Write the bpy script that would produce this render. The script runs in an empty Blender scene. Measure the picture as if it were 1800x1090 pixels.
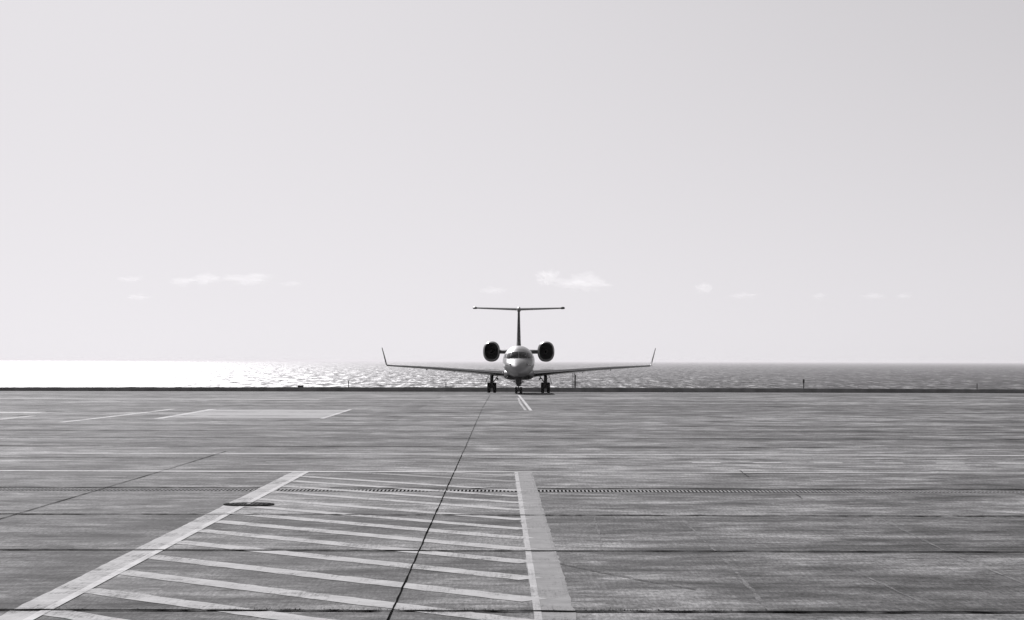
import bpy, bmesh, math, random
import numpy as np
from mathutils import Vector, Matrix, noise as mnoise

S = bpy.context.scene
COL = S.collection
random.seed(7)
R = math.radians

# ------------------------------------------------------------------ camera
EYE = 2.45
cam = bpy.data.cameras.new("camera")
cam.sensor_width = 36.0
cam.lens = 36.0 * 3667 / 1800
cam.clip_start, cam.clip_end = 0.1, 400000
camo = bpy.data.objects.new("camera", cam)
COL.objects.link(camo)
camo.matrix_world = (Matrix.Translation((0, 0, EYE)) @ Matrix.Rotation(12 / 3667, 4, 'Z')
                     @ Matrix.Rotation(R(90) + 89 / 3667, 4, 'X') @ Matrix.Rotation(0.0022, 4, 'Z'))
S.camera = camo

# ------------------------------------------------------------------ sky, sun, exposure
SUN_AZ, SUN_EL = R(-16), R(27)          # azimuth from +Y, towards +X
W = bpy.data.worlds.new("World"); S.world = W; W.use_nodes = True
nt = W.node_tree; nt.nodes.clear()
sky = nt.nodes.new('ShaderNodeTexSky'); sky.sky_type = 'NISHITA'; sky.sun_disc = False
sky.sun_elevation = SUN_EL; sky.sun_rotation = SUN_AZ
sky.air_density = 1.0; sky.dust_density = 0.8; sky.ozone_density = 1.0
bw = nt.nodes.new('ShaderNodeSeparateColor')            # black and white film behind a red filter
ga = nt.nodes.new('ShaderNodeMath'); ga.operation = 'ADD'; ga.inputs[1].default_value = 4.0       # film shoulder L / (L + b)
gm = nt.nodes.new('ShaderNodeMath'); gm.operation = 'DIVIDE'
ml = nt.nodes.new('ShaderNodeMath'); ml.operation = 'MULTIPLY'; ml.inputs[1].default_value = 9.75
tint = nt.nodes.new('ShaderNodeMix'); tint.data_type = 'RGBA'; tint.blend_type = 'MULTIPLY'
tint.inputs[0].default_value = 1.0; tint.inputs[7].default_value = (1.0, 0.972, 1.008, 1)
bg = nt.nodes.new('ShaderNodeBackground'); bg.inputs[1].default_value = 0.10
wo = nt.nodes.new('ShaderNodeOutputWorld')
L = nt.links.new
L(sky.outputs[0], bw.inputs[0]); L(bw.outputs[0], gm.inputs[0]); L(bw.outputs[0], ga.inputs[0]); L(ga.outputs[0], gm.inputs[1]); L(gm.outputs[0], ml.inputs[0])
L(ml.outputs[0], tint.inputs[6]); L(tint.outputs[2], bg.inputs[0]); L(bg.outputs[0], wo.inputs[0])

sd = Vector((math.sin(SUN_AZ) * math.cos(SUN_EL), math.cos(SUN_AZ) * math.cos(SUN_EL), math.sin(SUN_EL)))
sun = bpy.data.lights.new("sun", 'SUN'); sun.energy = 4.8; sun.angle = R(0.5); sun.color = (1.0, 0.978, 0.998)
suno = bpy.data.objects.new("sun", sun); COL.objects.link(suno)
suno.rotation_euler = sd.to_track_quat('Z', 'Y').to_euler(); suno.location = (0, 0, 60)

S.view_settings.view_transform = 'Standard'; S.view_settings.look = 'None'
S.view_settings.exposure = 0.0; S.view_settings.gamma = 1.0
S.render.engine = 'CYCLES'
S.cycles.use_denoising = True
S.cycles.max_bounces = 6; S.cycles.volume_bounces = 1
S.cycles.sample_clamp_indirect = 6

# ------------------------------------------------------------------ helpers
def link(name, me, mats, parent=None, smooth=None):
    o = bpy.data.objects.new(name, me); COL.objects.link(o)
    for m in (mats if isinstance(mats, (list, tuple)) else [mats]): me.materials.append(m)
    if parent: o.parent = parent
    if smooth is not None:
        for p in me.polygons: p.use_smooth = True
        if smooth < 180: me.set_sharp_from_angle(angle=R(smooth))
    return o

def tag(o, label=None, cat=None, group=None, kind=None):
    if label: o['label'] = label
    if cat: o['category'] = cat
    if group: o['group'] = group
    if kind: o['kind'] = kind
    return o

def empty(name, loc):
    o = bpy.data.objects.new(name, None); COL.objects.link(o); o.location = loc; o.empty_display_size = .3
    return o

class MB:
    def __init__(s): s.v, s.f, s.mi = [], [], []
    def add(s, vs, fs, mi=0):
        b = len(s.v); s.v += [tuple(v) for v in vs]; s.f += [tuple(i + b for i in f) for f in fs]; s.mi += [mi] * len(fs)
    def box(s, x0, x1, y0, y1, z0, z1, M=None, mi=0):
        vs = [Vector((x, y, z)) for z in (z0, z1) for y in (y0, y1) for x in (x0, x1)]
        if M: vs = [M @ v for v in vs]
        s.add(vs, [(0, 2, 3, 1), (4, 5, 7, 6), (0, 1, 5, 4), (2, 6, 7, 3), (0, 4, 6, 2), (1, 3, 7, 5)], mi)
    def rings(s, rings, cap0=True, cap1=True, closed=True, mi=0):
        n = len(rings[0]); vs = [p for r in rings for p in r]; fs = []
        for i in range(len(rings) - 1):
            for j in range(n if closed else n - 1):
                k = (j + 1) % n
                fs.append((i * n + j, i * n + k, (i + 1) * n + k, (i + 1) * n + j))
        if cap0: fs.append(tuple(range(n))[::-1])
        if cap1: fs.append(tuple((len(rings) - 1) * n + j for j in range(n)))
        s.add(vs, fs, mi)
    def tube(s, pts, r, n=12, mi=0):
        pts = [Vector(p) for p in pts]; rr = r if isinstance(r, (list, tuple)) else [r] * len(pts)
        rings = []
        for i, p in enumerate(pts):
            d = (pts[min(i + 1, len(pts) - 1)] - pts[max(i - 1, 0)]).normalized()
            up = Vector((1, 0, 0)) if abs(d.x) < .8 else Vector((0, 1, 0))
            a = d.cross(up).normalized(); b = d.cross(a)
            rings.append([p + rr[i] * (a * math.cos(2 * math.pi * k / n) + b * math.sin(2 * math.pi * k / n)) for k in range(n)])
        s.rings(rings, mi=mi)
    def lathe_x(s, c, prof, n=32, mi=0):            # prof: (x, r) about the X axis
        c = Vector(c)
        s.rings([[c + Vector((x, r * math.cos(2 * math.pi * k / n), r * math.sin(2 * math.pi * k / n))) for k in range(n)] for x, r in prof], mi=mi)
    def lathe_y(s, c, prof, n=24, mi=0):
        c = Vector(c)
        s.rings([[c + Vector((r * math.cos(2 * math.pi * k / n), y, r * math.sin(2 * math.pi * k / n))) for k in range(n)] for y, r in prof], mi=mi)
    def lathe_z(s, c, prof, n=24, mi=0):
        c = Vector(c)
        s.rings([[c + Vector((r * math.cos(2 * math.pi * k / n), r * math.sin(2 * math.pi * k / n), z)) for k in range(n)] for z, r in prof], mi=mi)
    def build(s, name, mats, parent=None, smooth=None, fix=True):
        me = bpy.data.meshes.new(name); me.from_pydata(s.v, [], s.f)
        for p, m in zip(me.polygons, s.mi): p.material_index = m
        if fix:
            bm = bmesh.new(); bm.from_mesh(me)
            bmesh.ops.recalc_face_normals(bm, faces=bm.faces); bm.to_mesh(me); bm.free()
        me.update()
        return link(name, me, mats, parent, smooth)

class NG:
    """small helper round a material's node tree"""
    def __init__(s, name):
        s.m = bpy.data.materials.new(name); s.m.use_nodes = True; s.t = s.m.node_tree
        s.t.nodes.clear(); s.out = s.n('ShaderNodeOutputMaterial')
    def n(s, t, **kw):
        nd = s.t.nodes.new(t)
        for k, v in kw.items(): setattr(nd, k, v)
        return nd
    def put(s, sock, v):
        if hasattr(v, 'node'): s.t.links.new(v, sock)
        else: sock.default_value = v
    def math(s, op, a, b=0.0, c=None, clamp=False):
        nd = s.n('ShaderNodeMath', operation=op, use_clamp=clamp); s.put(nd.inputs[0], a); s.put(nd.inputs[1], b)
        if c is not None: s.put(nd.inputs[2], c)
        return nd.outputs[0]
    def noise(s, vec, scale, detail=4, rough=.55, out=0):
        nd = s.n('ShaderNodeTexNoise'); s.put(nd.inputs['Vector'], vec); nd.inputs['Scale'].default_value = scale
        nd.inputs['Detail'].default_value = detail; nd.inputs['Roughness'].default_value = rough
        return nd.outputs[out]
    def scale(s, vec, sc, loc=(0, 0, 0), rot=(0, 0, 0)):
        nd = s.n('ShaderNodeMapping'); s.put(nd.inputs[0], vec); nd.inputs['Scale'].default_value = sc
        nd.inputs['Location'].default_value = loc; nd.inputs['Rotation'].default_value = rot
        return nd.outputs[0]
    def ramp(s, f, lo, hi, a=0.0, b=1.0, smooth=True):
        nd = s.n('ShaderNodeMapRange', interpolation_type='SMOOTHSTEP' if smooth else 'LINEAR')
        for i, v in enumerate((f, lo, hi, a, b)): s.put(nd.inputs[i], v)
        return nd.outputs[0]
    def grey(s, f):
        nd = s.n('ShaderNodeCombineColor')
        for i in range(3): s.put(nd.inputs[i], f)
        return nd.outputs[0]
    def coord(s): return s.n('ShaderNodeTexCoord').outputs['Object']
    def bsdf(s, **kw):
        p = s.n('ShaderNodeBsdfPrincipled')
        for k, v in kw.items(): s.put(p.inputs[k.replace('_', ' ')], v)
        return p
    def bump(s, h, strength, dist):
        nd = s.n('ShaderNodeBump'); s.put(nd.inputs['Height'], h); nd.inputs['Strength'].default_value = strength
        nd.inputs['Distance'].default_value = dist; return nd.outputs[0]
    def done(s, sh):
        s.t.links.new(sh.outputs[0] if hasattr(sh, 'outputs') else sh, s.out.inputs[0]); return s.m

def simple(name, v, rough, metal=0.0, var=.12, scale=3.0, coat=0.0, bump=0.0, spec=.5):
    g = NG(name); c = g.coord(); nz = g.noise(c, scale, 5)
    f = g.math('MULTIPLY', v, g.ramp(nz, .25, .75, 1 - var, 1 + var))
    rr = g.math('MULTIPLY', rough, g.ramp(g.noise(c, scale * 3.1, 4), .3, .7, .8, 1.25))
    p = g.bsdf(Base_Color=g.grey(f), Roughness=rr, Metallic=metal)
    p.inputs['Coat Weight'].default_value = coat; p.inputs['Coat Roughness'].default_value = .08
    p.inputs['Specular IOR Level'].default_value = spec
    if bump: g.put(p.inputs['Normal'], g.bump(g.noise(c, scale * 12, 4), .5, bump))
    return g.done(p)

# ------------------------------------------------------------------ ground profile (metres above the near apron)
GP = [(-120, 0), (90, 0), (125, .08), (144, .10), (150, .085), (162.5, -.05), (190, -.40), (194, -.45)]
def gz(y): return float(np.interp(y, [p[0] for p in GP], [p[1] for p in GP]))

# ------------------------------------------------------------------ materials
def concrete():
    g = NG("apron_concrete"); c = g.coord()
    sx = g.n('ShaderNodeSeparateXYZ'); g.put(sx.inputs[0], c); X, Y = sx.outputs[0], sx.outputs[1]
    row = g.math('FLOOR', g.math('DIVIDE', g.math('SUBTRACT', Y, 20.4), 6.38))
    colm = g.math('FLOOR', g.math('DIVIDE', g.math('SUBTRACT', X, -1.2), 3.45))
    wn = g.n('ShaderNodeTexWhiteNoise', noise_dimensions='1D'); g.put(wn.inputs['W'], g.math('ADD', row, 3.37))
    cv = g.n('ShaderNodeCombineXYZ'); g.put(cv.inputs[0], row); g.put(cv.inputs[1], colm)
    wn2 = g.n('ShaderNodeTexWhiteNoise', noise_dimensions='2D'); g.put(wn2.inputs['Vector'], cv.outputs[0])
    t = g.ramp(wn.outputs[0], 0, 1, .88, 1.12, False)
    t = g.math('MULTIPLY', t, g.ramp(wn2.outputs[0], 0, 1, .92, 1.08, False))
    # the second row of slabs from the camera is darker
    dk = g.math('MULTIPLY', g.ramp(Y, 26.7, 27.1, 0, 1), g.ramp(Y, 32.6, 33.2, 1, 0))
    dk = g.math('MULTIPLY', dk, g.ramp(g.noise(g.scale(c, (.16, .3, 1)), 1.0, 4), .35, .62, .35, 1.0))
    t = g.math('MULTIPLY', t, g.math('SUBTRACT', 1.0, g.math('MULTIPLY', dk, .40)))
    # long drawn-out stains along the slabs, blotches, and grit
    st = g.noise(g.scale(c, (.22, .45, 1)), 1.0, 7, .68)
    t = g.math('MULTIPLY', t, g.ramp(st, .32, .68, .66, 1.30))
    st2 = g.noise(g.scale(c, (.7, 1.25, 1), (9, 4, 0)), 1.0, 7, .70)
    t = g.math('MULTIPLY', t, g.ramp(st2, .34, .66, .66, 1.30))
    st3 = g.noise(g.scale(c, (.06, .15, 1), (2, 7, 0)), 1.0, 7, .72)
    t = g.math('MULTIPLY', t, g.ramp(st3, .34, .66, .72, 1.26))
    bl = g.noise(c, .35, 8, .70)
    t = g.math('MULTIPLY', t, g.ramp(bl, .30, .70, .66, 1.30))
    b2 = g.noise(g.scale(c, (.9, 2.2, 1), (5, 2, 0)), 1.0, 8, .75)
    t = g.math('MULTIPLY', t, g.ramp(b2, .34, .66, .62, 1.30))
    sp = g.noise(g.scale(c, (1, 1, 1), (3, 1, 0)), 1.3, 6, .7)
    t = g.math('MULTIPLY', t, g.ramp(sp, .52, .74, 1.0, .72))
    ls = g.noise(g.scale(c, (1.6, 2.6, 1), (1, 8, 0)), 1.0, 5, .7)      # pale scrapes
    t = g.math('MULTIPLY', t, g.ramp(ls, .60, .74, 1.0, 1.5))
    br = g.noise(g.scale(c, (26, 1.2, 1)), 1.0, 3, .6)       # broom finish
    t = g.math('MULTIPLY', t, g.ramp(br, .3, .7, .90, 1.10))
    gr = g.noise(g.scale(c, (26, 6, 1)), 1.0, 5, .85)
    t = g.math('MULTIPLY', t, g.ramp(gr, .32, .68, .62, 1.34))
    t = g.math('POWER', t, 1.18)
    # dirty rim near the slab ends
    fr = g.math('FRACT', g.math('DIVIDE', g.math('SUBTRACT', Y, 20.4), 6.38))
    rim = g.math('MINIMUM', fr, g.math('SUBTRACT', 1.0, fr))
    rim = g.math('ADD', rim, g.math('MULTIPLY', g.math('SUBTRACT', g.noise(c, 1.1, 5, .7), .5), .10))
    t = g.math('MULTIPLY', t, g.ramp(rim, 0.0, .07, .80, 1.0))
    # grime tracked along the outside of the hatched box
    so = g.math('MULTIPLY', g.ramp(X, -7.2, -5.0, 0, 1), g.ramp(X, -5.0, -4.9, 1, 0))
    so = g.math('MULTIPLY', so, g.ramp(g.noise(g.scale(c, (.5, .22, 1), (4, 4, 0)), 1.0, 6, .7), .38, .62, 0, 1))
    t = g.math('MULTIPLY', t, g.math('SUBTRACT', 1.0, g.math('MULTIPLY', so, .38)))
    # soiled nearest slab
    t = g.math('MULTIPLY', t, g.ramp(Y, 20.1, 20.7, .86, 1.0))
    v = g.math('MULTIPLY', t, .237)
    h = g.math('ADD', g.math('MULTIPLY', gr, .6), g.math('MULTIPLY', g.noise(c, 9, 5, .7), 1.0))
    p = g.bsdf(Base_Color=g.grey(v), Roughness=g.ramp(st, .3, .7, .78, .92))
    p.inputs['Specular IOR Level'].default_value = .03
    g.put(p.inputs['Normal'], g.bump(h, .35, .006))
    return g.done(p)

def paint(name, v, wear, alpha=1.0):
    """worn road paint: real gaps through which the concrete shows"""
    g = NG(name); c = g.coord()
    n1 = g.noise(c, 1.1, 6, .7); n2 = g.noise(c, 14, 5, .75); n3 = g.noise(g.scale(c, (30, 1.5, 1)), 1.0, 4, .7)
    k = g.math('ADD', g.math('MULTIPLY', n1, .46), g.math('ADD', g.math('MULTIPLY', n2, .30), g.math('MULTIPLY', n3, .24)))
    mask = g.math('MULTIPLY', g.ramp(k, wear - .10, wear + .08, 1.0, 0.0), alpha)
    col = g.math('MULTIPLY', v, g.ramp(g.noise(c, 2.7, 6, .7), .3, .7, .84, 1.12))
    p = g.bsdf(Base_Color=g.grey(col), Roughness=.9)
    p.inputs['Specular IOR Level'].default_value = .03
    tr = g.n('ShaderNodeBsdfTransparent'); mx = g.n('ShaderNodeMixShader')
    g.put(mx.inputs[0], mask); g.t.links.new(tr.outputs[0], mx.inputs[1]); g.t.links.new(p.outputs[0], mx.inputs[2])
    return g.done(mx)

def sea_mat():
    g = NG("sea_water"); c = g.coord()
    a = g.noise(g.scale(c, (1 / 16, 1 / 150, 1)), 1.0, 4, .62, out=1)
    b = g.noise(g.scale(c, (1 / 5.5, 1 / 55, 1), (3, 7, 0)), 1.0, 3, .6, out=1)
    sa = g.n('ShaderNodeSeparateColor'); g.put(sa.inputs[0], a)
    sb = g.n('ShaderNodeSeparateColor'); g.put(sb.inputs[0], b)
    def slope(i, ka, kb, bias):
        u = g.math('MULTIPLY', g.math('SUBTRACT', sa.outputs[i], .5), ka)
        w = g.math('MULTIPLY', g.math('SUBTRACT', sb.outputs[i], .5), kb)
        return g.math('ADD', g.math('ADD', u, w), bias)
    cx = g.n('ShaderNodeCombineXYZ')
    g.put(cx.inputs[0], slope(0, 1.45, 1.25, 0.0)); g.put(cx.inputs[1], slope(1, 1.0, .95, -.20)); cx.inputs[2].default_value = 1
    nv = g.n('ShaderNodeVectorMath', operation='NORMALIZE'); g.put(nv.inputs[0], cx.outputs[0])
    f1 = g.noise(g.scale(c, (1 / 9, 1 / 90, 1), (31, 5, 0)), 1.0, 4, .6)
    f2 = g.noise(g.scale(c, (1 / 60, 1 / 500, 1), (3, 15, 0)), 1.0, 3, .6)
    foam_glints = g.math('MULTIPLY', g.ramp(f1, .565, .60, 0, 1), g.ramp(f2, .40, .56, .10, 1))    # white flecks: whitecaps, plus sun glints put into the colour
    p = g.bsdf(Base_Color=g.grey(g.math('ADD', .05, g.math('MULTIPLY', foam_glints, .6))), Roughness=.50, IOR=1.33)
    p.inputs['Specular IOR Level'].default_value = .20
    g.put(p.inputs['Normal'], nv.outputs[0])
    return g.done(p)

M = {}
M['concrete'] = concrete()
M['paint'] = paint("worn_white_paint", .64, .58, .9)
M['paint_bright'] = paint("fresh_white_paint", .74, .60, .95)
M['paint_faint'] = paint("faded_white_paint", .52, .60, .68)
M['paint_ghost'] = paint("almost_gone_paint", .50, .54, .6)
M['seal'] = simple("joint_sealant", .014, 1.0, var=.3, scale=6, spec=0.0)
M['seal_worn'] = paint("cracked_joint_sealant", .035, .56)
M['paint_patch'] = paint("worn_pale_paint_patch", .62, .68, .80)
M['scuff'] = paint("pale_scuff", .34, .52, .7)
M['skid'] = paint("dark_skid", .06, .56, .8)
M['sea'] = sea_mat()
M['wall'] = simple("kerb_concrete", .24, .9, var=.25, scale=.8, bump=.004, spec=.1)
M['land'] = simple("rough_ground", .10, .95, var=.4, scale=.3)
M['iron'] = simple("cast_iron_and_slot_shade", .045, .8, var=.6, scale=14, bump=.004, spec=0.0)
M['iron_worn'] = simple("worn_iron_studs", .16, .8, var=.8, scale=22, spec=0.0)
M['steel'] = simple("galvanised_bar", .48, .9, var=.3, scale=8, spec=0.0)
M['frame_steel'] = simple("drain_frame", .13, .9, var=.3, scale=5, spec=0.0)
M['black'] = simple("dark_void", .012, .9, var=.2, spec=0.0)
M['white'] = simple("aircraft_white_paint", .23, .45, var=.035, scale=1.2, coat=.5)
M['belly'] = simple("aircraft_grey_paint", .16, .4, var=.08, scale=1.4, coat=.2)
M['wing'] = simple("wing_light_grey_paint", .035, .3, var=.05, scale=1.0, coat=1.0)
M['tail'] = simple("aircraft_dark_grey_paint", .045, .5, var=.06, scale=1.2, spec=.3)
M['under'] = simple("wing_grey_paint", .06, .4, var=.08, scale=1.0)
M['alu'] = simple("polished_aluminium", .55, .16, metal=1.0, var=.05, scale=4)
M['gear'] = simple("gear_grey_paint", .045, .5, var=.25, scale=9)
M['rubber'] = simple("tyre_rubber", .016, .75, var=.3, scale=11)
M['rim'] = simple("wheel_rim", .30, .45, metal=.4, var=.15, scale=9)
M['glass'] = simple("cockpit_glass", .010, .05, var=.1, spec=.4)
M['lens'] = simple("lamp_lens", .75, .06, var=.04, coat=1.0)
M['dark'] = simple("engine_dark", .012, .55, var=.3, scale=6)
M['fan'] = simple("fan_metal", .035, .4, metal=.6, var=.2, scale=8)
M['post'] = simple("post_dark_metal", .02, .7, var=.3, scale=7)
M['post_grey'] = simple("post_grey_metal", .09, .55, var=.3, scale=5)
M['weed'] = simple("dry_weed", .26, .9, var=.6, scale=9, spec=.1)

# ------------------------------------------------------------------ ground: one sheet with the drain's slot left open
DRAIN = (-34.0, 34.0, 39.02, 39.62)
xs = [-420, -200, -100, -34.0, -12, 0, 12, 34.0, 100, 200, 420]
ys = sorted(set([-120, -40, 0, 10, 20, 30, DRAIN[2], DRAIN[3], 50, 60, 75, 90] + [p[0] for p in GP] + [132, 138, 147, 156, 170, 180]))
mb = MB(); vs = [(x, y, gz(y)) for y in ys for x in xs]; fs = []
nx = len(xs)
for j in range(len(ys) - 1):
    for i in range(nx - 1):
        if ys[j] == DRAIN[2] and xs[i] >= DRAIN[0] and xs[i + 1] <= DRAIN[1]: continue
        fs.append((j * nx + i, j * nx + i + 1, (j + 1) * nx + i + 1, (j + 1) * nx + i))
mb.add(vs, fs); mb.build("apron", M['concrete'], fix=False)['kind'] = 'structure'

# embankment falling from the verge behind the kerb wall to the sea
mb = MB(); rows = [(194, -.46), (196, -.9), (202, -4), (216, -13), (236, -26), (250, -36)]
bx = np.linspace(-420, 420, 120); vs = []
for k, (y, z) in enumerate(rows):
    for x in bx:
        q = mnoise.noise((x * .08, k * 3.1, 0)) * (1.8 if k > 1 else .0)
        vs.append((x, y + q, z + q * .5 - (.0 if k else .0)))
n = len(bx)
mb.add(vs, [(k * n + i, k * n + i + 1, (k + 1) * n + i + 1, (k + 1) * n + i) for k in range(len(rows) - 1) for i in range(n - 1)])
mb.build("embankment", M['land'], smooth=180, fix=False)['kind'] = 'structure'

# sea: rings out to beyond the horizon
mb = MB(); rad = [0] + list(np.geomspace(60, 120000, 40)); n = 96; SEA = -30.0
vs = [(0, 0, SEA)] + [(r * math.sin(2 * math.pi * k / n), r * math.cos(2 * math.pi * k / n), SEA) for r in rad[1:] for k in range(n)]
fs = [(0, 1 + (k + 1) % n, 1 + k) for k in range(n)]
for i in range(len(rad) - 2):
    for k in range(n):
        q = (k + 1) % n; fs.append((1 + i * n + k, 1 + i * n + q, 1 + (i + 1) * n + q, 1 + (i + 1) * n + k))
mb.add(vs, fs); o = mb.build("sea", M['sea'], fix=True); o['kind'] = 'structure'

# ------------------------------------------------------------------ painted markings and joints, 4-8 mm sheets on the apron
def strip(mb, pts, w, lift=.004, wob=0.0, step=1.0):
    """a flat band of width w along ground points (x, y)"""
    P = []
    for (x0, y0), (x1, y1) in zip(pts[:-1], pts[1:]):
        m = max(1, int(math.hypot(x1 - x0, y1 - y0) / step))
        P += [(x0 + (x1 - x0) * k / m, y0 + (y1 - y0) * k / m) for k in range(m)]
    P.append(pts[-1]); vs = []
    for i, (x, y) in enumerate(P):
        a, b = P[max(i - 1, 0)], P[min(i + 1, len(P) - 1)]
        d = Vector((b[0] - a[0], b[1] - a[1])).normalized(); nrm = Vector((-d.y, d.x))
        ww = w * (1 + wob * random.uniform(-1, 1)); sh = w * wob * random.uniform(-.5, .5)
        for s_ in (-.5, .5):
            qx, qy = x + nrm.x * (ww * s_ + sh), y + nrm.y * (ww * s_ + sh)
            vs.append((qx, qy, gz(qy) + lift))
    mb.add(vs, [(2 * i, 2 * i + 1, 2 * i + 3, 2 * i + 2) for i in range(len(P) - 1)])

def mark(name, parts, mat, lift=.004):
    mb = MB()
    for pts, w, *r in parts: strip(mb, pts, w, lift, *r)
    # faces must look up
    o = mb.build(name, mat, fix=False)
    me = o.data
    for p in me.polygons:
        if p.normal.z < 0: p.flip()
    o['kind'] = 'structure'
    return o

# hatched box
mark("hatched_box_edge_line", [([(-4.76, 18.5), (-4.77, 46.0)], .38, .04, .3)], M['paint'])
mark("hatched_box_edge_line", [([(-4.60, 18.5), (-4.63, 46.0)], .10)], M['paint_bright'], .008)
mark("hatched_box_wide_line", [([(.37, 18.5), (.10, 46.0)], .40, .06, .3)], M['paint_faint'])
mark("hatched_box_wide_line", [([(.205, 18.5), (-.05, 46.0)], .075)], M['paint'], .008)
mark("hatched_box_wide_line", [([(.51, 22), (.27, 46.0)], .05)], M['paint_ghost'], .008)
yl = [20.3, 22.2, 24.1, 26.0, 28.1, 30.0, 31.7, 33.4, 35.0, 36.8, 38.85, 40.6, 42.3, 44.0]
hs = []
for a in yl:
    p0, p1 = (-4.62, a + .06), (.16 + (27 - a) * .009, a - 4.62)
    hs.append(([p0, p1], .38 if a < 34 else .33, .07, .2))
mark("hatched_box_stripes", hs, M['paint'], .005)
mark("hatched_box_stripes", [([(-3.6, 45.7), (-.05, 42.3)], .36), ([(-1.5, 45.7), (-.05, 44.3)], .34)], M['paint_faint'], .005)
# long lines across the apron
mark("painted_line", [([(-60, 45.85), (-4.0, 45.85)], .42), ([(-4.0, 45.85), (-.2, 45.85)], .30)], M['paint_bright'], .009)
mark("painted_line", [([(-.2, 45.85), (60, 45.85)], .32)], M['paint'], .009)
mark("painted_line", [([(-80, 54.6), (80, 54.6)], .55)], M['paint'])
mark("dashed_line", [([(4.19 + 1.47 * k, 50.4), (4.87 + 1.47 * k, 50.4)], .27) for k in range(0, 14)], M['paint_bright'])
mark("dashed_line", [([(4.19 + 1.47 * k, 50.4), (4.87 + 1.47 * k, 50.4)], .22) for k in range(-18, 0)], M['paint_faint'])
mark("painted_line", [([(-90, 126.0), (-12, 126.0)], 2.4, .15), ([(-12, 126.4), (-2, 126.4)], 1.1, .3)], M['paint_patch'])
mark("painted_line", [([(-60, 71.5), (60, 71.5)], .35)], M['paint_ghost'])
mark("painted_line", [([(-60, 62.6), (60, 62.6)], .30)], M['paint_ghost'])
mark("painted_line", [([(4, 96.5), (90, 96.5)], .7)], M['paint_faint'])
mark("painted_line", [([(-60, 81.0), (60, 81.0)], .40)], M['paint_ghost'])
# pale painted rectangle and slanting lines to the left of the jet
mark("pale_painted_rectangle", [([(-11.6, 88.5), (-11.6, 102)], 6.6, .02)], M['paint_patch'])
mark("painted_bay_line", [([(-15.0, 86.6), (-15.0, 102.5)], .40), ([(-8.25, 87.5), (-8.25, 102.5)], .2)], M['paint_bright'], .009)
mark("painted_bay_line", [([(-17.9, 81.5), (-17.0, 103)], .32)], M['paint_bright'])
mark("painted_bay_line", [([(-21.2, 84.0), (-21.15, 91)], .34), ([(-60, 96.2), (-22.0, 96.2)], 2.2)], M['paint_bright'])
# taxi lead-in lines under the nose
mark("taxi_line", [([(.0, 143), (.60, 101.5)], .15)], M['paint_bright'])
mark("taxi_line", [([(-.02, 132), (.08, 118), (.34, 102)], .12)], M['paint'])

# joints
seal = [(-1.20 - .0071 * (y_ - 16) + .012 * mnoise.noise((y_ * .35, 3, 0)), y_) for y_ in np.arange(16, 56, 1.3)] + [(-1.48, 55.8)]
mark("expansion_joint", [(seal, .017, .4, .3)], M['seal'], .010)
mark("expansion_joint", [([seal[-1], (-1.66, 80), (-1.82, 104)], .024, .4), ([(-1.83, 106), (-1.95, 143)], .03, .4)], M['seal_worn'], .010)
mark("expansion_joint", [([(-7.95, 14), (-7.95, 32), (-7.84, 46), (-7.84, 56)], .022, .4, .5)], M['seal'], .010)
mark("expansion_joint", [([(-40, 26.88), (40, 26.88)], .095, .3, .15)], M['seal'], .011)
mark("expansion_joint", [([(-40, 20.42), (40, 20.42)], .085, .4, .12)], M['seal'], .011)
mark("expansion_joint", [([(-40, 33.12), (40, 33.12)], .13, .7, .12)], M['seal_worn'], .011)
mark("expansion_joint", [([(-40, 40.0), (-4.95, 40.0)], .13, .3, .2), ([(-3.6, 40.0), (-.2, 40.0)], .09, .5, .2), ([(.35, 40.0), (40, 40.0)], .13, .3, .2)], M['seal'], .011)
mark("expansion_joint", [([(-60, 52.2), (60, 52.2)], .12, .8, .3)], M['seal_worn'], .011)
for yy in (59.3, 65.8, 72.3, 78.6, 85, 91.3, 97.6, 110, 122):
    mark("slab_joint", [([(-90, yy), (90, yy)], .10 + .0016 * yy, .7, .6)], M['seal_worn'], .010)
# pale joints and scuffs on the right
mark("pale_slab_joint", [([(2.52, 33.0), (2.53, 26.9)], .035, .6, .3), ([(2.55, 25.8), (2.46, 20.5)], .04, .6, .3),
                         ([(5.62, 32.6), (5.52, 27.1)], .04, .6, .3), ([(5.5, 26.3), (5.6, 21.5)], .03, .6, .3),
                         ([(1.2, 33.0), (1.08, 27)], .03, .7, .3), ([(3.9, 24.8), (4.1, 21)], .025, .7, .3)], M['scuff'], .010)
mark("skid_mark", [([(.5, 25.2), (.85, 24.4), (1.4, 23.3), (1.9, 22.4)], .03, .4, .2), ([(4.95, 46.8), (4.85, 44)], .04, .5, .4),
                   ([(5.1, 38.4), (5.05, 37.2)], .05, .5, .3)], M['skid'], .010)

# ------------------------------------------------------------------ trench drain
t = empty("trench_drain", (0, (DRAIN[2] + DRAIN[3]) / 2, 0))
tag(t, "long slotted trench drain crossing the whole apron, pale bars over black slots", "drain")
hy = (DRAIN[3] - DRAIN[2]) / 2
mb = MB()
mb.box(DRAIN[0], DRAIN[1], -hy, hy, -.42, -.40)
mb.box(DRAIN[0], DRAIN[1], -hy - .02, -hy, -.42, -.006); mb.box(DRAIN[0], DRAIN[1], hy, hy + .02, -.42, -.006)
mb.build("channel", M['black'], t)
mb = MB()
mb.box(DRAIN[0], DRAIN[1], -hy + .001, -hy + .035, -.06, .004); mb.box(DRAIN[0], DRAIN[1], hy - .05, hy - .001, -.06, .004)
mb.build("frame", M['frame_steel'], t)
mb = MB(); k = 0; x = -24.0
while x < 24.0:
    mb.box(x, x + .034, -hy + .036, hy - .051, -.05, .003, mi=1); mb.mi[-5] = 0; x += .0722  # pale tops, dark sides: the shade of the slots is put into the colour
mb.build("grating", [M['steel'], M['iron']], t)

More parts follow.
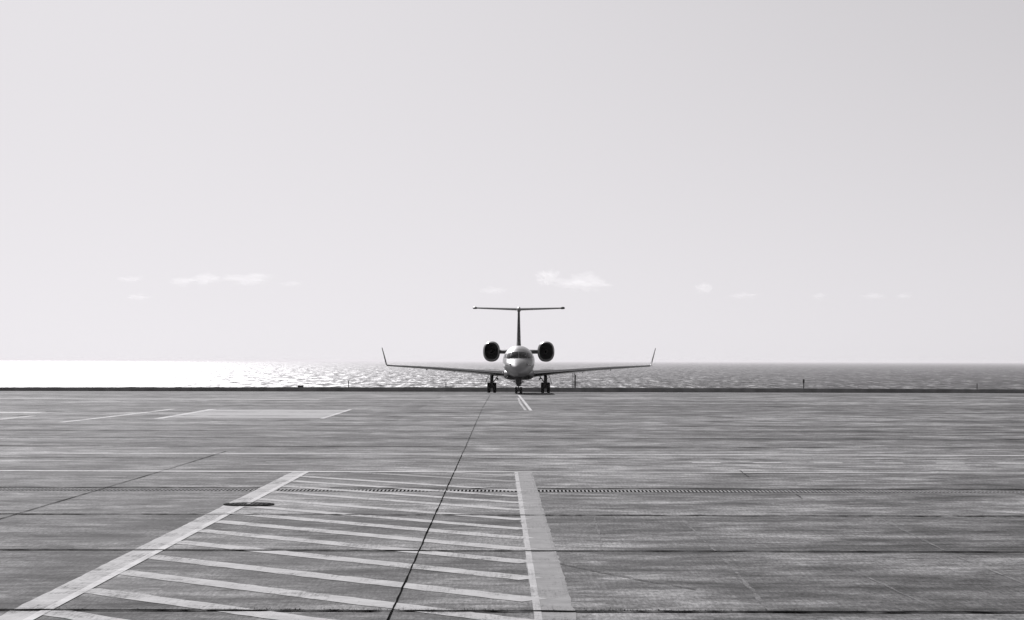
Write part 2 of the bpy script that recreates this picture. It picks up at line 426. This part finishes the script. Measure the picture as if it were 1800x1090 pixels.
# manhole cover on the edge line of the hatched box
t = empty("manhole_cover", (-4.56, 35.35, .004))
tag(t, "round dark cast iron manhole cover lying on the left edge line of the hatched box", "manhole cover")
mb = MB(); mb.lathe_z((0, 0, 0), [(0, .43), (.012, .43), (.012, .385), (.004, .38)], 40); mb.build("frame", M['iron'], t, 40)
mb = MB(); mb.lathe_z((0, 0, 0), [(.0, .375), (.010, .375), (.012, .30)], 40)
for i in range(-4, 5):
    for j in range(-4, 5):
        if math.hypot(i, j) < 4.3: mb.box(i * .075 - .024, i * .075 + .024, j * .075 - .024, j * .075 + .024, .011, .020, mi=1)
ld = mb.build("lid", [M['iron'], M['iron_worn']], t, 40)
mb = MB(); mb.box(-.03, .03, -.10, .10, .0205, .024); mb.build("lifting_plate", M['steel'], ld)

# ------------------------------------------------------------------ kerb wall along the sea edge
def wall_y(x): return 190.0 - 6.5 * min(1.0, abs(x) / 50) ** 2
mb = MB(); secs = []
for x in np.linspace(-400, 400, 321):
    y = wall_y(x); z0 = gz(y) - .1; jt = .006 * mnoise.noise((x * .3, 0, 0))
    secs.append([(x, y, z0), (x, y - .02, 0.0 + jt - .02), (x, y + .02, .005 + jt), (x, y + .30, .005 + jt), (x, y + .34, -.03 + jt), (x, y + .34, z0)])
mb.rings(secs)
tag(mb.build("kerb_wall", M['wall'], smooth=30), "low dark concrete kerb wall running along the sea edge of the apron", "wall")

def post(px_x, hgt, wid, label, head=None, pole=False):
    x = px_x; y = wall_y(x) + .9; z = gz(y)
    t = empty("marker_post", (x, y, z)); tag(t, label, "post", "posts along the sea edge")
    mb = MB(); mb.box(-.09, .09, -.09, .09, -.02, .03); mb.build("base", M['post'], t)
    mb = MB(); mb.tube([(0, 0, .03), (0, 0, hgt)], wid / 2, 10); mb.build("shaft", M['post'], t, 40)
    mb = MB()
    if head: mb.lathe_z((0, 0, hgt), [(-head[1], head[0] * .42), (-head[1] + .02, head[0] / 2), (-.02, head[0] / 2), (.0, head[0] * .3)], 12)
    else: mb.lathe_z((0, 0, hgt), [(-.02, wid * .62), (.02, wid * .62), (.04, wid * .3)], 10)
    mb.build("head" if head else "cap", M['post'], t, 40)
def at_wall(px): return (px - 912) / 3667 * 190.5
post(at_wall(613.5), .95, .085, "thin short dark post on the sea edge between the flat dark box and the jet")
post(at_wall(784), .80, .075, "shortest dark post on the sea edge under the jet's left wing")
post(at_wall(1409), 1.23, .085, "tall dark post with thick head standing alone on the sea edge right of the jet", (.15, .36))
post(at_wall(1700), .82, .075, "tiny dark post on the sea edge at the far right")
# fat post with a slim pole next to it, behind the right wing
x = at_wall(1011.3); y = wall_y(x) + .9
t = empty("utility_post", (x, y, gz(y))); tag(t, "thick grey stepped post on the sea edge seen under the jet's right wing", "post", "posts along the sea edge")
mb = MB(); mb.box(-.07, .07, -.07, .07, -.02, 1.28); mb.build("lower_shaft", M['post_grey'], t)
mb = MB(); mb.box(-.078, .078, -.078, .078, 1.28, 1.33); mb.build("collar", M['post'], t)
mb = MB(); mb.box(-.065, .075, -.06, .06, 1.33, 1.58); mb.build("control_box", M['post_grey'], t)
mb = MB(); mb.box(-.065, -.015, -.03, .03, 1.58, 1.97); mb.build("upper_shaft", M['post'], t)
x = at_wall(1007.4)
t = empty("slim_pole", (x, y, gz(y))); tag(t, "very thin dark pole right beside the thick grey post under the right wing", "pole", "posts along the sea edge")
mb = MB(); mb.box(-.06, .06, -.06, .06, -.02, .03); mb.build("base", M['post'], t)
mb = MB(); mb.tube([(0, 0, .03), (0, 0, 1.95)], .022, 8); mb.build("shaft", M['post'], t, 40)
# dark box on the wall
x = at_wall(531.5); y = wall_y(x)
t = empty("utility_box", (x, y + .17, .006)); tag(t, "small flat dark box sitting on top of the kerb wall, left of the jet", "box")
mb = MB(); mb.box(-.25, .25, -.12, .12, 0, .13); mb.build("body", M['post'], t)
mb = MB(); mb.box(-.265, .265, -.135, .135, .13, .155); mb.build("lid", M['post'], t)

# ------------------------------------------------------------------ the jet.  local frame: x right, y aft, z up; origin under the nose wheels
JET_Y = 148.0
jet = empty("business_jet", (0, JET_Y, gz(JET_Y) + .008))
jet.rotation_euler = (-math.atan2(gz(JET_Y) - gz(JET_Y + 14.45), 14.45), 0, 0)
tag(jet, "white twin engine jet with T-tail and upturned wingtips parked nose on by the sea", "airplane")

def pchip(xs, ys, q):
    xs, ys = np.array(xs, float), np.array(ys, float); h = np.diff(xs); d = np.diff(ys) / h; m = np.zeros_like(ys)
    for i in range(1, len(xs) - 1):
        if d[i - 1] * d[i] > 0:
            w1, w2 = 2 * h[i] + h[i - 1], h[i] + 2 * h[i - 1]; m[i] = (w1 + w2) / (w1 / d[i - 1] + w2 / d[i])
    m[0], m[-1] = d[0], d[-1]
    q = np.clip(np.atleast_1d(q), xs[0], xs[-1]); i = np.clip(np.searchsorted(xs, q) - 1, 0, len(xs) - 2)
    t_ = (q - xs[i]) / h[i]
    return ((1 + 2 * t_) * (1 - t_) ** 2 * ys[i] + t_ * (1 - t_) ** 2 * h[i] * m[i] + t_ * t_ * (3 - 2 * t_) * ys[i + 1] + t_ * t_ * (t_ - 1) * h[i] * m[i + 1])

NOSE = 2.2
ST = [  # s, top, centre, bottom, half width
    (0, 1.52, 1.50, 1.48, .02), (.05, 1.62, 1.50, 1.40, .12), (.2, 1.76, 1.53, 1.33, .26), (.5, 1.96, 1.60, 1.27, .45),
    (1.0, 2.20, 1.76, 1.22, .67), (1.6, 2.42, 1.93, 1.19, .86), (2.05, 2.55, 2.03, 1.18, .97), (2.5, 2.82, 2.11, 1.18, 1.04),
    (3.0, 3.06, 2.18, 1.18, 1.09), (3.6, 3.28, 2.25, 1.18, 1.13), (4.5, 3.43, 2.32, 1.18, 1.15), (6, 3.48, 2.33, 1.18, 1.15),
    (19, 3.48, 2.33, 1.18, 1.15), (22, 3.46, 2.46, 1.48, 1.06), (25, 3.38, 2.72, 2.05, .70), (27, 3.22, 2.92, 2.62, .30), (27.8, 3.02, 2.96, 2.9, .05)]
sc = [p[0] for p in ST]
def fus(s): return [float(pchip(sc, [p[i] for p in ST], s)[0]) for i in (1, 2, 3, 4)]
def ring(s, n=56):
    tp, zc, bt, w = fus(s); out = []
    for k in range(n):
        a = 2 * math.pi * k / n; ca, sa = math.cos(a), math.sin(a)
        out.append((w * ca, s - NOSE, zc + (tp - zc if sa > 0 else zc - bt) * sa))
    return out
ss = sorted(set(list(np.geomspace(.012, 1.0, 16) - .012) + list(np.linspace(1.0, 6, 34)) + list(np.linspace(6, 19, 14)) + list(np.linspace(19, 27.8, 26))))
mb = MB(); mb.rings([ring(s) for s in ss])
fuselage = mb.build("fuselage", M['white'], jet, 180)

FS = np.linspace(0, 6.0, 900)
FR = np.array([pchip(sc, [p[i] for p in ST], FS) for i in (1, 2, 3, 4)])
def front_s(x, z):
    """station at which the skin is met at front-view position (x, z)"""
    tp, zc, bt, w = FR
    hh = np.where(z > zc, tp - zc, zc - bt)
    ok = (x / w) ** 2 + ((z - zc) / hh) ** 2 <= 1
    i = int(np.argmax(ok)) if ok.any() else len(FS) - 1
    if 0 < i < len(FS):
        f = lambda j: (x / w[j]) ** 2 + ((z - zc[j]) / hh[j]) ** 2 - 1
        a, b = f(i - 1), f(i)
        return float(FS[i - 1] + (FS[i] - FS[i - 1]) * (a / (a - b) if a != b else 0))
    return float(FS[i])
def skin(x, z, off=0.0):
    s0 = front_s(x, z); e = .01
    g = Vector(((front_s(x + e, z) - front_s(x - e, z)) / (2 * e), -1, (front_s(x, z + e) - front_s(x, z - e)) / (2 * e))).normalized()
    return Vector((x, s0 - NOSE, z)) + g * off

def pane(name, quad, mat, parent, off=.012, n=10):
    """a curved panel lying on the skin; quad = front-view corners (x, z)"""
    q = [Vector(p) for p in quad]; o_, i_ = [], []
    for a in range(n + 1):
        for b in range(n + 1):
            u, v = a / n, b / n
            p = q[0] * (1 - u) * (1 - v) + q[1] * u * (1 - v) + q[2] * u * v + q[3] * (1 - u) * v
            o_.append(skin(p.x, p.y, off)); i_.append(skin(p.x, p.y, -.03))
    m = n + 1; mb = MB()
    f = [(a * m + b, a * m + b + 1, (a + 1) * m + b + 1, (a + 1) * m + b) for a in range(n) for b in range(n)]
    edge = [b for b in range(n)] + [a * m + n for a in range(n)] + [n * m + b for b in range(n, 0, -1)] + [a * m for a in range(n, 0, -1)]
    T = m * m
    mb.add(o_ + i_, f + [tuple(i + T for i in p[::-1]) for p in f] + [(edge[i], edge[(i + 1) % len(edge)], edge[(i + 1) % len(edge)] + T, edge[i] + T) for i in range(len(edge))])
    return mb.build(name, mat, parent, 35)

for sg in (-1, 1):
    w1 = pane("windshield", [(sg * .022, 2.535), (sg * .60, 2.53), (sg * .50, 2.97), (sg * .022, 2.995)], M['glass'], jet)
    pane("side_window", [(sg * .64, 2.53), (sg * .90, 2.535), (sg * .80, 2.87), (sg * .54, 2.96)], M['glass'], jet)
    pane("side_window", [(sg * .945, 2.54), (sg * 1.06, 2.56), (sg * .985, 2.80), (sg * .855, 2.86)], M['glass'], jet)
    # wiper across the windshield
    mb = MB(); pts = [skin(sg * (.10 + .40 * k / 8), 2.535 + .20 * (k / 8) ** 1.4, .022) for k in range(9)]
    mb.tube(pts, .009, 6); mb.build("wiper", M['gear'], w1)
    # pitot probe on the nose
    mb = MB(); a = skin(sg * .55, 2.13, -.01); b = a + Vector((sg * .13, -.10, -.07))
    mb.tube([a, b], [.030, .018], 8); mb.tube([b + Vector((0, .06, 0)), b + Vector((sg * .02, -.16, -.01))], .020, 8)
    mb.build("pitot_probe", M['gear'], jet, 40)
    mb = MB(); a = skin(sg * .80, 2.02, -.01); b = a + Vector((sg * .09, -.03, -.02))
    mb.tube([a, b], [.02, .012], 8); mb.build("sensor_vane", M['gear'], jet, 40)

# wing to body fairing
def sring(cx, y, cz, w, hu, hd, e, n=40):
    out = []
    for k in range(n):
        a = 2 * math.pi * k / n; ca, sa = math.cos(a), math.sin(a)
        out.append((cx + w * math.copysign(abs(ca) ** (2 / e), ca), y, cz + (hu if sa > 0 else hd) * math.copysign(abs(sa) ** (2 / e), sa)))
    return out
mb = MB(); fr = [(8.4, .5, .10, .02), (8.8, .82, .2, .18), (9.6, 1.06, .32, .34), (10.6, 1.14, .42, .42), (12, 1.16, .45, .44), (14.5, 1.16, .45, .44), (16.4, 1.05, .38, .38), (18.2, .70, .2, .2), (19, .3, .05, .05)]
mb.rings([sring(0, y, 1.42, w, hu, hd, 3.4) for y, w, hu, hd in fr]); mb.build("belly_fairing", M['belly'], jet, 180)
for sg in (-1, 1):
    mb = MB(); mb.rings([sring(sg * .80, y, 1.12, .10 * q, .12 * q, .05 * q, 2.4, 16) for y, q in ((8.75, .9), (9.0, 1.0), (9.3, .9))]); mb.build("air_scoop", M['dark'], jet, 40)

# airfoils
AF_T = [(0, 0), (.004, .018), (.012, .030), (.03, .045), (.07, .066), (.14, .087), (.25, .101), (.38, .104), (.52, .095), (.68, .073), (.84, .042), (1, .004)]
AF_B = [(.84, -.012), (.68, -.030), (.52, -.046), (.38, -.055), (.25, -.056), (.14, -.050), (.07, -.040), (.03, -.028), (.012, -.019), (.004, -.011)]
def af(sec, pts, mirror=1):
    x, y, z, ch, tk, cant = sec[:6]; inc = sec[6] if len(sec) > 6 else 0; up = Vector((-math.sin(cant), 0, math.cos(cant))); out = []
    for u, v in pts:
        p = Vector((x, y + u * ch, z - (u - .3) * ch * inc)) + up * (v * ch * tk / .16)
        out.append(Vector((p.x * mirror, p.y, p.z)))
    return out
def wing_sec(x):
    t_ = (x - 1.0) / 9.25
    return (x, 10.6 + 4.6 * t_, float(pchip([0.6, 1.0, 4.0, 7.0, 10.25], [1.35, 1.40, 1.66, 1.90, 2.10], x)[0]),
            float(np.interp(x, [0.6, 1.0, 3.3, 10.25], [4.5, 4.2, 3.0, 1.25])), float(np.interp(x, [.6, 1, 3.3, 10.25], [.135, .135, .125, .112])), .03, .055)
XS = [.6, 1.0, 1.6, 2.4, 3.3, 4.5, 6, 7.5, 9, 10.0, 10.25]
LE = [(.001, -.003), (0, 0), (.004, .018), (.012, .030), (.03, .045)]
for sg in (-1, 1):
    mb = MB(); mb.rings([af(wing_sec(x), AF_T + AF_B, sg) for x in XS])
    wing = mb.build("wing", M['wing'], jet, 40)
    mb = MB(); rr = []
    for x in [1.25] + XS[2:-1]:
        s_ = wing_sec(x); s2 = (s_[0], s_[1] - .006, s_[2] + .002, s_[3], s_[4] * 1.02, s_[5], .05)
        rr.append(af(s2, LE, sg) + [Vector((p.x, p.y + .008, p.z)) for p in af(s_, [(.03, .036), (.012, -.001)], sg)])
    mb.rings(rr); mb.build("leading_edge", M['alu'], wing, 40)
    ws = wing_sec(10.25); secs = [ws]
    for k in range(1, 7):
        a = (math.pi / 2 - R(17)) * k / 6
        secs.append((10.25 + .16 * math.sin(a) / .957, ws[1] + .06 * k, ws[2] + .16 * (1 - math.cos(a)), 1.25 - .05 * k, .09, a))
    b0 = secs[-1]
    for k in (1, 2, 3):
        secs.append((b0[0] + .39 * k / 3, b0[1] + .95 * k / 3, b0[2] + 1.30 * k / 3, .95 - .5 * k / 3, .12, b0[5]))
    mb = MB(); mb.rings([af(s_, AF_T + AF_B, sg) for s_ in secs]); mb.build("winglet", M['tail'], wing, 40)
    # flap track fairings
    for fx in (2.9, 5.0, 7.2):
        s_ = wing_sec(fx); mb = MB(); yy = s_[1] + s_[3]
        mb.rings([sring(sg * fx, yy + d, s_[2] - .06 - e_, .06 * q, .05 * q, .09 * q, 2, 14) for d, q, e_ in ((-.9, .15, .05), (-.6, .8, .05), (-.2, 1, .04), (.2, .6, .02), (.35, .1, 0))])
        mb.build("flap_track_fairing", M['under'], wing, 60)
    # landing light in the wing root
    s_ = wing_sec(1.18); mb = MB(); mb.lathe_y((sg * 1.2, s_[1] - .03, s_[2] + .10), [(-.05, .02), (-.045, .06), (0, .085), (.12, .09)], 18)
    mb.build("landing_light", M['lens'], jet, 50)

# tail
mb = MB(); FT = [(3.30, 20.6, 5.2, .13), (3.55, 20.9, 4.9, .13), (4.2, 21.6, 4.35, .12), (5.2, 22.65, 3.65, .115), (6.2, 23.7, 3.0, .11), (6.72, 24.25, 2.75, .11)]
def fin_ring(z, y, ch, tk, pts): return [(v * ch * tk / .16 * 1.0, y + u * ch, z) for u, v in pts]
SYM = [(0, 0), (.006, .016), (.02, .03), (.06, .052), (.14, .072), (.28, .08), (.45, .075), (.60, .058), (.72, .042)]
FINP = SYM + [(u, -v) for u, v in SYM[:0:-1]]
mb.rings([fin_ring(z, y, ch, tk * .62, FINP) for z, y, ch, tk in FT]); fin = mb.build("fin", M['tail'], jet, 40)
mb = MB()
mb.rings([[(p[0] * 1.03, p[1] - .006, p[2]) for p in fin_ring(z, y, ch, tk * .62, [(.05, .048)] + [(u, v) for u, v in SYM[3::-1]] + [(u, -v) for u, v in SYM[1:4]] + [(.05, -.048)])] for z, y, ch, tk in FT[2:]])
mb.build("leading_edge", M['tail'], fin, 40)
# rudder, trailing part of the fin, turned a few degrees
mb = MB(); d = math.tan(R(7)); rr = []
for z, y, ch, tk in FT[1:-1]:
    h0, ln = y + .735 * ch, .27 * ch; w = .042 * ch * tk * .62 / .16
    rr.append([(-w, h0, z), (w, h0, z), (w * .55 + d * ln * .5, h0 + ln * .5, z), (d * ln + .01, h0 + ln, z), (d * ln - .01, h0 + ln, z), (-w * .55 + d * ln * .5, h0 + ln * .5, z)])
mb.rings(rr); mb.build("rudder", M['under'], fin, 40)
mb = MB(); mb.rings([sring(0, y, 6.84, w, hu, hd, 2, 24) for y, w, hu, hd in ((24.1, .02, .02, .02), (24.25, .10, .12, .10), (24.7, .17, .22, .20), (25.6, .18, .21, .22), (26.6, .12, .13, .14), (27.4, .02, .02, .02))])
mb.build("tail_bullet_fairing", M['white'], jet, 180)
mb = MB()      # dorsal fairing in front of the fin
mb.rings([sring(0, y, 3.44, w, h, .08, 2, 20) for y, w, h in ((15.5, .03, .03), (17.5, .10, .10), (19.5, .17, .16), (21.2, .22, .22), (23, .2, .2), (24.6, .1, .08))]); mb.build("dorsal_fairing", M['white'], jet, 180)
def tail_sec(x):
    t_ = x / 3.8
    return (x, 24.55 + 1.05 * t_, 6.83 + .15 * t_, 2.05 - .85 * t_, .11, .0)
TS = [.05, .6, 1.5, 2.6, 3.5]
for sg in (-1, 1):
    mb = MB(); mb.rings([af(tail_sec(x), AF_T + AF_B, sg) for x in TS]); tp_ = mb.build("tailplane", M['wing'], jet, 40)
    mb = MB(); rr = []
    for x in TS:
        s_ = tail_sec(x); s2 = (s_[0], s_[1] - .006, s_[2] + .001, s_[3], s_[4] * 1.03, s_[5])
        rr.append(af(s2, LE, sg) + [Vector((p.x, p.y + .008, p.z)) for p in af(s_, [(.03, .036), (.012, -.001)], sg)])
    mb.rings(rr); mb.build("leading_edge", M['alu'], tp_, 40)
    rr = [af((x, tail_sec(x)[1] + .02 + dy, tail_sec(x)[2], (tail_sec(x)[3] - dy) , q, 0), AF_T + AF_B, sg) for x, q, dy in ((3.5, .13, 0), (3.62, .17, 0), (3.78, .16, .06), (3.84, .09, .2))]
    mb = MB(); mb.rings(rr); mb.build("tip_cap", M['dark'], tp_, 40)

# engines
for sg in (-1, 1):
    EX, EY, EZ = sg * 2.17, 17.2, 3.26
    def er(y, q, dz=0.0, e=2.35, n=48): return sring(EX, EY + y, EZ + dz, .66 * q, .79 * q, .80 * q, e, n)
    mb = MB()
    mb.rings([er(.05, .897), er(.15, .945), er(.35, .985), (er(.9, 1.02)), er(1.6, 1.02), er(2.4, .97), er(3.3, .84), er(4.1, .70), er(4.5, .62), er(4.5, .58), er(4.0, .60)], cap0=False, cap1=False)
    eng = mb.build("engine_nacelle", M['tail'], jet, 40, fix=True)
    mb = MB()
    mb.rings([er(.055, .899), er(.02, .886), er(0, .868), er(.012, .845), er(.05, .82), er(.12, .80)], cap0=False, cap1=False)
    mb.build("intake_lip", M['alu'], eng, 180, fix=False)
    mb = MB(); mb.rings([er(.115, .802), er(.3, .785), er(.7, .78), er(1.0, .78)], cap0=False, cap1=True); mb.build("intake_duct", M['dark'], eng, 40, fix=False)
    mb = MB(); c = Vector((EX, EY + .8, EZ))
    for k in range(24):
        a = 2 * math.pi * k / 24
        u = Vector((math.cos(a), 0, math.sin(a))); v = Vector((-math.sin(a), 0, math.cos(a)))
        q = [c + u * .15 - v * .02 + Vector((0, -.03, 0)), c + u * .15 + v * .02 + Vector((0, .05, 0)), c + u * .49 + v * .065 + Vector((0, .03, 0)), c + u * .49 - v * .035 + Vector((0, -.03, 0))]
        mb.add(q + [p + Vector((0, .012, 0)) for p in q], [(0, 1, 2, 3), (7, 6, 5, 4), (0, 4, 5, 1), (1, 5, 6, 2), (2, 6, 7, 3), (3, 7, 4, 0)])
    mb.build("fan", M['fan'], eng)
    mb = MB(); mb.lathe_y(c, [(-.28, .01), (-.24, .05), (-.12, .11), (0, .155), (.05, .155)], 20); mb.build("spinner", M['fan'], eng, 60)
    mb = MB(); mb.lathe_y((EX, EY + 4.0, EZ), [(0, .36), (.5, .30), (.9, .12), (1.0, .02)], 24); mb.build("exhaust_cone", M['fan'], eng, 60)
    mb = MB(); rr = []
    for x in (.75, 1.0, 1.3, 1.62):
        rr.append(af((x, 17.95 + .25 * (x - .75), EZ - .02 + .0, 3.0 - .2 * x, .095, 0), AF_T + [(u, -v * .9) for u, v in AF_T[-2:0:-1]], sg))
    mb.rings(rr); pyl = mb.build("engine_pylon", M['under'], jet, 40)

# landing gear
def wheel(x, y, r, w, rr):
    mb = MB(); h = w / 2
    mb.lathe_x((x, y, r), [(-h * .55, rr), (-h * .80, rr + (r - rr) * .25), (-h, rr + (r - rr) * .55), (-h * .93, r * .93), (-h * .70, r * .985), (-h * .3, r), (0, r), (h * .3, r), (h * .70, r * .985), (h * .93, r * .93), (h, rr + (r - rr) * .55), (h * .80, rr + (r - rr) * .25), (h * .55, rr)], 36)
    ty = mb.build("wheel", M['rubber'], jet, 50)
    mb = MB(); mb.lathe_x((x, y, r), [(-h * .58, rr * .98), (-h * .5, rr * .7), (-h * .62, rr * .3), (-h * .62, .02), (h * .62, .02), (h * .62, rr * .3), (h * .5, rr * .7), (h * .58, rr * .98)], 28)
    mb.build("rim", M['rim'], ty, 40)
for x in (-.165, .165): wheel(x, 0, .245, .19, .12)
mb = MB(); mb.tube([(0, 0, .245), (0, 0, .62)], .045); mb.tube([(0, -.02, .58), (0, -.06, 1.25)], .085); mb.tube([(-.26, 0, .245), (.26, 0, .245)], .035)
mb.tube([(0, .05, .9), (0, .75, 1.25)], .045); mb.tube([(0, -.10, .34), (0, -.17, .48), (0, -.10, .62)], .025)
mb.box(-.20, .20, -.14, .06, .76, .90); mb.box(-.26, .26, -.16, .1, 1.02, 1.24); mb.box(-.15, .15, -.12, .08, .54, .70); mb.box(-.21, .21, -.10, .08, .66, 1.10)
mb.build("nose_gear_strut", M['gear'], jet, 40)
for sg in (-1, 1):
    mb = MB(); mb.rings([[(sg * (x - .012), y, z) for x, z in pr] + [(sg * (x + .012), y, z) for x, z in pr[::-1]] for y in (-.5, .75) for pr in [[(.36, 1.24), (.40, 1.05), (.385, .88), (.34, .76)]]])
    mb.build("nose_gear_door", M['under'], jet, 30)
    mb = MB(); mb.lathe_y((sg * .255, -.20, .87), [(0, .075), (.0, .09), (.05, .095), (.12, .05)], 20); lt = mb.build("taxi_light", M['gear'], jet, 40)
    mb = MB(); mb.lathe_y((sg * .255, -.205, .87), [(-.012, .02), (-.004, .06), (.002, .074)], 20); mb.build("lens", M['lens'], lt, 60)
MY = 14.45
for sg in (-1, 1):
    cx = sg * 2.09
    for dx in (-.225, .225): wheel(cx + dx, MY, .40, .26, .20)
    mb = MB(); mb.tube([(cx, MY, .40), (cx, MY, .80)], .10, 16); mb.tube([(cx, MY, .75), (cx, MY - .02, 1.62)], .13, 16)
    mb.tube([(cx - .30, MY, .40), (cx + .30, MY, .40)], .07); mb.box(cx - .14, cx + .14, MY - .16, MY + .16, .34, .80)
    mb.tube([(cx, MY + .1, .75), (cx, MY + .28, .58), (cx, MY + .12, .42)], .035)
    mb.build("main_gear_strut", M['gear'], jet, 40)
    mb = MB(); mb.tube([(cx - sg * .13, MY, .84), (cx - sg * .62, MY - .05, 1.52)], .038); mb.tube([(cx - sg * .36, MY - .03, 1.16), (cx - sg * .50, MY - .02, 1.02)], .06)
    mb.build("side_brace", M['gear'], jet, 40)
    mb = MB(); p0, p1 = Vector((cx + sg * .17, 0, 1.64)), Vector((cx + sg * .50, 0, .66)); nn = Vector((.014, 0, .005)); ring_ = [p0 - nn, p0 + nn, p1 + nn, p1 - nn]
    mb.rings([[(p.x, MY + yy, p.z) for p in ring_] for yy in (-.32, .32)]); mb.build("main_gear_door", M['under'], jet)
    mb = MB(); mb.tube([(cx + sg * .30, MY, 1.20), (cx + sg * .08, MY, 1.05)], .018, 8); mb.build("door_rod", M['gear'], jet)
# blade antennas
mb = MB(); mb.rings([[(-.012, y0, z), (.012, y0, z), (.006, y1, z), (-.006, y1, z)] for z, y0, y1 in ((3.44, 5.2, 5.55), (3.74, 5.38, 5.55))]); mb.build("antenna_blade", M['white'], jet)

# ------------------------------------------------------------------ weeds and grit in the nearest joint
mb = MB(); rnd = random.Random(4)
for i in range(1000):
    x = rnd.gauss(0, 1) * 2.6 + .3 if rnd.random() < .6 else rnd.uniform(-6.5, 6.5)
    y = 20.52 + abs(rnd.gauss(0, .07)); h = rnd.uniform(.003, .018) * (1 if abs(x) < 3 else .7); a = rnd.uniform(0, 6.28); w = rnd.uniform(.002, .006)
    dx, dy = math.cos(a) * w, math.sin(a) * w; lx, ly = rnd.uniform(-.5, .5) * h, rnd.uniform(-.5, .5) * h
    mb.add([(x - dx, y - dy, 0), (x + dx, y + dy, 0), (x + dx * .6 + lx * .5, y + ly * .5, h * .6), (x + lx, y + ly, h)], [(0, 1, 2), (0, 2, 3)])
tag(mb.build("dry_weeds", M['weed'], fix=False), "dry weeds and dirt growing in the nearest slab joint", "weeds", kind='stuff')

# ------------------------------------------------------------------ small low clouds far out over the sea (real lit volumes)
def cloud_mat():
    g = NG("cloud_vapour"); v = g.n('ShaderNodeVolumePrincipled')
    v.inputs['Color'].default_value = (1, 1, 1, 1); v.inputs['Density'].default_value = .0024; v.inputs['Anisotropy'].default_value = .35
    g.t.links.new(v.outputs[0], g.out.inputs['Volume']); return g.m
M['cloud'] = cloud_mat()
DC = 14000.0
CL = [(230, 493, 46, 9, "faint small cloud low over the sea, leftmost in the sky"),
      (318, 497, 34, 13, "small ragged cloud at the left end of the cloud row, left of the jet"),
      (358, 493, 50, 18, "rounded cloud touching the widest bright cloud, left of the jet"),
      (437, 493, 84, 16, "widest bright cloud left of the jet"),
      (512, 500, 44, 7, "faint wisp trailing right of the widest left cloud"),
      (240, 524, 42, 9, "small faint cloud lying lower than the leftmost cloud"),
      (866, 512, 44, 11, "small faint cloud above the left side of the jet's tail"),
      (962, 490, 44, 24, "bright puff at the upper left end of the cloud band right of the jet's tail"),
      (1022, 499, 92, 26, "long bright cloud band up right of the jet's tail"),
      (1238, 508, 28, 17, "small rounded puff standing alone right of the jet"),
      (1305, 520, 50, 10, "flat bar shaped cloud right of the small puff"),
      (1440, 520, 24, 9, "tiny cloud between the bar shaped cloud and the right pair"),
      (1538, 520, 44, 10, "faint streaky cloud, left one of the far right pair"),
      (1590, 519, 26, 9, "faint tiny wisp, rightmost cloud in the sky")]
for i, (px, py, w, h, lab) in enumerate(CL):
    u = 1 / 3667 * DC; cx, cz = (px - 912) * u, (634 - py) * u
    bm = bmesh.new(); bmesh.ops.create_icosphere(bm, subdivisions=5, radius=1.0)
    for v in bm.verts:
        p = v.co.copy(); q = mnoise.fractal(p * 1.7 + Vector((i * 7.3, 0, 0)), .8, 2.1, 5) * .75 + .30 * abs(mnoise.noise(p * 4.5 + Vector((0, i * 3.1, 0))))
        f = .85 + q
        if p.z < -.2: f *= .8
        v.co = Vector((p.x * w * .48 * u * f, p.y * h * 1.2 * u * f, p.z * h * .62 * u * f))
    me = bpy.data.meshes.new("cloud"); bm.to_mesh(me); bm.free()
    o = link("cloud", me, M['cloud'], None, 180); o.location = (cx, DC, cz + EYE)
    tag(o, lab, "cloud", "small clouds low over the sea")

# ------------------------------------------------------------------ air: haze over the sea
g = NG("sea_haze"); v = g.n('ShaderNodeVolumePrincipled')
v.inputs['Color'].default_value = (.87, .855, .87, 1); v.inputs['Density'].default_value = 3.8e-5; v.inputs['Anisotropy'].default_value = .25
g.t.links.new(v.outputs[0], g.out.inputs['Volume'])
mb = MB(); mb.box(-130000, 130000, -130000, 130000, -37.5, 12.0)
o = mb.build("haze", g.m); tag(o, kind='stuff')
